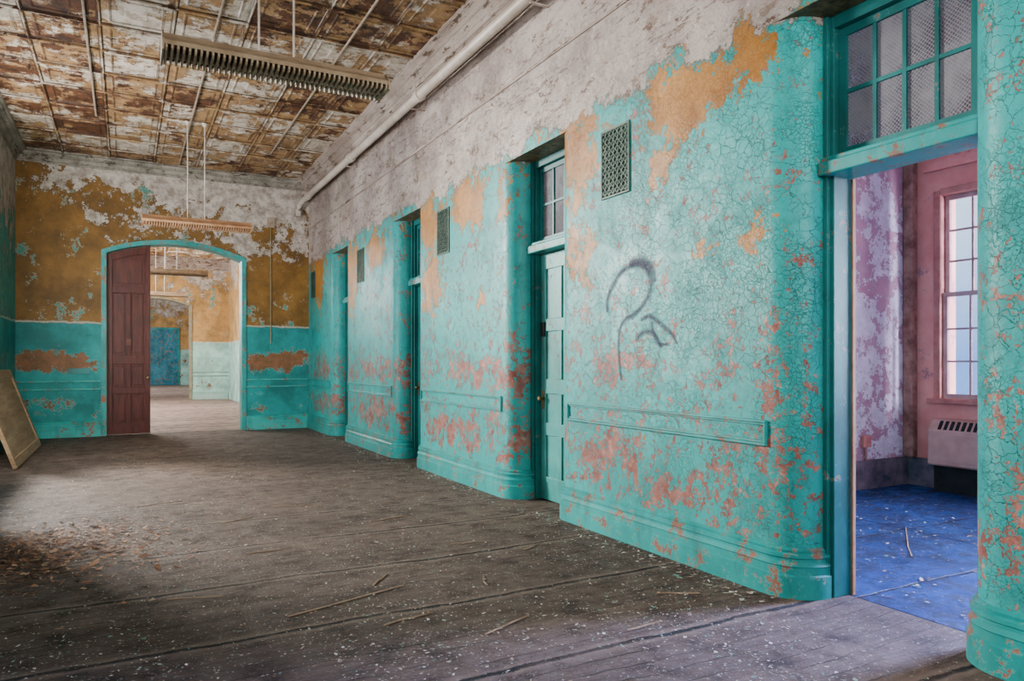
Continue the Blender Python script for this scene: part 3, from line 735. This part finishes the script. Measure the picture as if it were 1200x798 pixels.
def sash_window(n, y0, y1, z0, z1, lab):
    c = MB()
    X0 = RX-.02
    c.box(X0, RX+.12, y0-.02, y0+.05, z0, z1).box(X0, RX+.12, y1-.05, y1+.02, z0, z1).box(X0, RX+.12, y0+.05, y1-.05, z1-.05, z1+.02)
    c.box(X0-.06, RX+.12, y0-.06, y1+.06, z0-.05, z0)
    o = struct(c.obj('window_%d' % n, M_SASHD, bevel=.006), lab, 'window')
    zm = (z0+z1)/2
    for (za, zb, xx) in ((z0+.005, zm+.02, RX+.03), (zm-.02, z1-.055, RX+.07)):
        s = MB(); a, b = y0+.055, y1-.055; w = .045
        s.box(xx, xx+.035, a, a+w, za, zb).box(xx, xx+.035, b-w, b, za, zb).box(xx, xx+.035, a+w, b-w, za, za+w).box(xx, xx+.035, a+w, b-w, zb-w, zb)
        for k in (1, 2, 3):
            yy = a+w+(b-a-2*w)*k/4; s.box(xx+.005, xx+.03, yy-.010, yy+.010, za+w, zb-w)
        for k in (1, 2):
            zz = za+w+(zb-za-2*w)*k/3; s.box(xx+.006, xx+.029, a+w, b-w, zz-.010, zz+.010)
        s.obj('sash', M_SASH, o)
        MB().box(xx+.016, xx+.019, a+.02, b-.02, za+.02, zb-.02).obj('glass', M_GLASS, o)
sash_window(1, WY0, WY1, WZ0, WZ1, 'unseen sash window added to let the room lamp in')
sash_window(2, 1.2, 2.4, WZ0, WZ1, 'unseen sash window added to let the room lamp in')  # unseen window, added so lamp light can enter the side room
uy0, uy1 = 3.5, 4.62
u = MB(); u.prism([(RX-.001, .27), (RX-.24, .27), (RX-.25, .29), (RX-.25, .63), (RX-.18, .735), (RX-.001, .745)], lambda x, z: (x, uy0, z), lambda x, z: (x, uy1, z))
un = thing(u.obj('heating_unit', M_AC, bevel=.010), 'dull salmon metal heating unit with slotted grille under the window', 'heater')
g = MB(); n = 16
for i in range(n):
    yy = uy0+.12+(uy1-uy0-.24)*i/(n-1); g.bar((RX-.245, yy, .645), (RX-.190, yy, .728), .032, .008, up=(-1, 0, .7))
g.obj('slotted_grille', M_BLACK, un)
MB().box(RX-.256, RX-.249, uy0+.02, uy1-.02, .32, .60).obj('front_panel', M_AC, un, bevel=.003)
MB().box(RX-.20, RX-.035, uy0+.04, uy1-.04, 0, .27).obj('plinth', M_BLACK, un)
ob = thing(MB().box(6.80, 6.92, RY1-.05, RY1-.001, .44, .56).obj('outlet_box', M_SASHD, bevel=.006), 'small rusty pink outlet box above the baseboard', 'outlet')
MB().tube([(6.86, RY1-.03, .30), (6.86, RY1-.03, .44)], .012, 8).obj('conduit_stub', M_SASHD, ob)

# ------------------------------------------------------------------ graffiti
def mat_spray():
    nt = NT('grey_spray_paint')
    uv = nt.t.nodes.new('ShaderNodeUVMap'); sp = nt.t.nodes.new('ShaderNodeSeparateXYZ'); nt.t.links.new(uv.outputs[0], sp.inputs[0])
    d = nt.m('ABSOLUTE', nt.m('SUBTRACT', sp.outputs[1], .5))
    a = nt.ramp(d, .03, .5, 1, 0)
    a = nt.m('MULTIPLY', a, nt.ramp(nt.noise(26, 6, .8), .35, .58, .45, 1))
    a = nt.m('MULTIPLY', a, .85)
    return nt.finish((.075, .070, .12), .8, alpha=a)
M_SPRAY = mat_spray()
def stroke(name, pts, w, label=None, parent=None, dx=.0035):
    P = [Vector(p) for p in pts]; P = [P[0]*2-P[1]]+P+[P[-1]*2-P[-2]]
    R = []
    for i in range(1, len(P)-2):
        for t in [k/8 for k in range(8)]:
            a, b, c, d = P[i-1:i+3]
            R.append(.5*((2*b)+(c-a)*t+(2*a-5*b+4*c-d)*t*t+(3*b-a-3*c+d)*t**3))
    R.append(P[-2])
    me = bpy.data.meshes.new(name); v = []; f = []
    x = XR-dx
    for i, p in enumerate(R):
        d = (R[min(i+1, len(R)-1)]-R[max(i-1, 0)]).normalized(); n = Vector((-d.y, d.x))
        ww = w*(.55+.45*math.sin(math.pi*min(1, i/len(R)+.15)))
        v += [(x, *(p+n*ww/2)), (x, *(p-n*ww/2))]
    o0 = Vector((x, sum(q[1] for q in v)/len(v), min(q[2] for q in v)))
    for i in range(len(R)-1): f.append([2*i, 2*i+1, 2*i+3, 2*i+2])
    me.from_pydata([tuple(Vector(q)-o0) for q in v], [], f)
    uvl = me.uv_layers.new(name='UVMap')
    for p in me.polygons:
        for li, vi in zip(p.loop_indices, p.vertices): uvl.data[li].uv = (vi//2/len(R), float(vi % 2))
    me.materials.append(M_SPRAY)
    o = bpy.data.objects.new(name, me); COL.objects.link(o)
    if parent: o.parent = parent; o.location = o0-parent.location
    else: o.location = o0
    return o
q = stroke('graffiti', [(4.62, 1.72), (4.61, 1.82), (4.55, 1.91), (4.44, 2.01), (4.28, 2.05), (4.14, 2.0), (4.09, 1.89), (4.13, 1.79), (4.25, 1.70), (4.39, 1.65), (4.46, 1.57), (4.47, 1.42), (4.44, 1.20)], .075)
thing(q, 'dark spray-painted question mark on the teal wall', 'graffiti')
stroke('paint_smear', [(4.34, 2.06), (4.20, 2.07), (4.08, 2.0), (4.04, 1.90)], .11, parent=q, dx=.005)
q2 = stroke('graffiti', [(4.26, 1.49), (4.20, 1.54), (4.10, 1.55), (4.02, 1.50), (3.98, 1.44)], .06)
thing(q2, 'small grey sprayed scribble beside the question mark', 'graffiti')
stroke('paint_smear', [(4.20, 1.64), (4.10, 1.66), (3.98, 1.60), (3.87, 1.53), (3.81, 1.46)], .06, parent=q2, dx=.005)
stroke('paint_smear', [(4.08, 1.62), (4.05, 1.53), (4.0, 1.46), (3.90, 1.46)], .055, parent=q2, dx=.0065)

# ------------------------------------------------------------------ debris
def scatter(name, n, region, smin, smax, mat, label, cat, pile=None):
    m = MB()
    for _ in range(n):
        x, y = region()
        s = random.uniform(smin, smax)*random.choice((.6, 1, 1, 1.5)); k = random.choice((3, 4, 5))
        z = .003+random.random()*.004; a0 = random.random()*6
        if pile: z += pile(x, y)*random.random()
        tl = .25 if pile is None else .35
        tx, ty = random.uniform(-tl, tl), random.uniform(-tl, tl)
        b = len(m.v)
        el = random.choice((.7, .5, .25)) if pile is None else random.choice((.15, .3, .6))
        th = random.random()*math.pi; ct, st = math.cos(th), math.sin(th)
        for i in range(k):
            a = a0+i*2*math.pi/k+random.uniform(-.4, .4); r = s*random.uniform(.5, 1.3)
            p, q = r*math.cos(a), r*math.sin(a)*el
            dx, dy = p*ct-q*st, p*st+q*ct
            m.v.append((x+dx, y+dy, max(.002, z+dx*tx+dy*ty+s*.15)))
        m.f.append([b+i for i in range(k)])
    o = m.obj(name, mat, recalc=False); o['kind'] = 'stuff'; thing(o, label, cat)
def reg():
    while True:
        x, y = random.uniform(-1.6, 3.0), 1.6+13.2*random.random()**1.7
        if x < -1.1 and y > 10.6: continue
        if random.random() < .5+.5*math.sin(x*2.7+y*1.3)*math.cos(y*2.3-x*1.4): return x, y
def reg_edge():
    while True:
        y = random.uniform(2.9, 14.5); x = 3.23-abs(random.gauss(0, .16))
        if x > 3.01: return x, y
scatter('paint_flakes', 24000, reg, .003, .010, M_FLK, 'pale and teal paint flakes strewn over the boards', 'paint chips')
scatter('paint_flakes', 2200, reg_edge, .005, .018, M_FLK, 'paint flakes gathered along the foot of the wall', 'paint chips')
scatter('paint_flakes', 1800, lambda: (random.uniform(3.8, 7.2), random.uniform(1.2, 4.8)), .005, .017, M_FLK, 'paint flakes on the blue floor', 'paint chips')
def regp(): return max(-1.5, -.60+random.gauss(0, .42)), 6.05+random.gauss(0, .48)
scatter('debris_pile', 5200, regp, .008, .028, M_DEB, 'reddish-brown scatter of splintered wood and rust chips', 'debris', pile=lambda x, y: .05*math.exp(-((x+.60)**2+(y-6.05)**2)/.2))
random.seed(3)
SP = [(.75, 3.9, .75, .30), (1.15, 3.55, .3, .2), (1.3, 4.2, .25, .9), (.2, 4.5, .3, -.3), (1.9, 3.9, .22, 1.2), (.75, 5.3, .3, .1), (1.8, 5.9, .35, .25), (2.5, 4.5, .2, .6), (2.7, 3.3, .25, -.5), (1.2, 6.9, .35, -.15), (2.2, 2.9, .22, .1), (.1, 7.5, .4, .3), (4.75, 3.1, 1.0, .62), (2.0, 7.6, .2, .8), (1.55, 3.2, .35, .35), (2.1, 4.9, .3, -.2), (.7, 6.4, .3, .5)]
for x, y, L, a in SP:
    w = random.uniform(.006, .012); m = MB()
    pts = [0, L*.3, L*.6, L]; off = [random.uniform(-.01, .01) for _ in pts]
    ring = []
    for i, p in enumerate(pts):
        ww = w*(1 if i < 3 else .3); hh = .007
        c, s = math.cos(a), math.sin(a); q = off[i]
        r = []
        for dy, dz in ((-ww/2, .002), (ww/2, .002), (ww/2*.8, hh), (-ww/2*.8, hh*.9)):
            r.append((x+p*c-(q+dy)*s, y+p*s+(q+dy)*c, dz))
        ring.append(r)
    m.loft(ring, close=True); m.f.append([0, 1, 2, 3][::-1]); m.f.append([12, 13, 14, 15])
    thing(m.obj('wood_splinter', M_SPL), 'splintered strip of lath lying on the floor', 'wood scrap', 'splinters on the floor')

# ------------------------------------------------------------------ light
R = math.radians
def area(name, loc, target, sx, sy, e, col, spread=180):
    l = bpy.data.lights.new(name, 'AREA'); l.shape = 'RECTANGLE'; l.size = sx; l.size_y = sy; l.energy = e; l.color = col
    l.spread = math.radians(spread)
    o = bpy.data.objects.new(name, l); COL.objects.link(o); o.location = loc
    o.rotation_euler = (Vector(target)-Vector(loc)).to_track_quat('-Z', 'Y').to_euler()
    return o
area('low_sun_through_bay', (-4.7, 14.3, 4.0), (2.2, 4.0, 1.2), 1.3, 1.3, 3300, (1, .95, .88))
area('bay_ceiling_fill', (XL-.6, 10.4, 1.6), (1.2, 10.6, 4.4), 3.0, 1.4, 260, (1, .95, .88))  # added fill lamp, aimed up to brighten the ceiling
area('arch_wall_fill', (XL-.3, 9.6, 2.6), (1.4, 15, 3.0), 1.6, 2.0, 190, (1, .95, .86))  # added lamp that lifts the arch wall
area('rear_ceiling_fill', (XL-.5, -1.2, 3.2), (1.4, 6.5, 5.0), 2.6, 1.2, 230, (1, .95, .90))  # added fill for the near part of the ceiling, out of view
area('hall_fill', (2.1, -4.7, 3.6), (3.1, 4, 3.6), 2.0, 1.8, 170, (1, .95, .90), 90)  # unseen lamp added behind the camera as soft fill
area('beyond_fill', (XL+.15, 21.5, 3.4), (2.6, 21.2, 1.0), 9, 2.4, 2000, (1, .94, .90))  # lamp added inside the second corridor for brightness
area('far_fill', (XL+.1, 38, 2.6), (3, 38, 2.4), 10, 3.5, 800, (.95, .97, 1))  # added lamp to brighten the last room
area('room_fill', (RX+.6, 1.8, 2.2), (5.2, 3.6, 2.0), 1.4, 2.0, 1700, (.88, .84, 1))  # added lamp outside the unseen window, brightens the side room
area('blue_spill_fill', (RX+.7, 1.75, 2.75), (3.5, 2.45, 0), .9, .9, 80, (.20, .34, 1), 36)  # added blue lamp standing in for tint spilling onto the hall floor

w = bpy.data.worlds.new('sky'); S.world = w; w.use_nodes = True
t = w.node_tree; bg = t.nodes['Background']
tc = t.nodes.new('ShaderNodeTexCoord'); sx = t.nodes.new('ShaderNodeSeparateXYZ'); t.links.new(tc.outputs['Generated'], sx.inputs[0])
cr = t.nodes.new('ShaderNodeValToRGB'); cr.color_ramp.elements[0].position = 0.0; cr.color_ramp.elements[0].color = (.20, .40, .86, 1)
cr.color_ramp.elements[1].position = .18; cr.color_ramp.elements[1].color = (.66, .84, 1, 1)
t.links.new(sx.outputs[2], cr.inputs[0]); t.links.new(cr.outputs[0], bg.inputs[0]); bg.inputs[1].default_value = 2.1

# ------------------------------------------------------------------ camera
cd = bpy.data.cameras.new('camera'); cam = bpy.data.objects.new('camera', cd); COL.objects.link(cam)
cd.sensor_width = 36; cd.lens = 36*850/1200; cd.shift_y = 25/1200; cd.clip_end = 200
cam.location = (0, 0, 1.336); cam.rotation_euler = (R(90), 0, -math.atan(453/850))
S.camera = cam
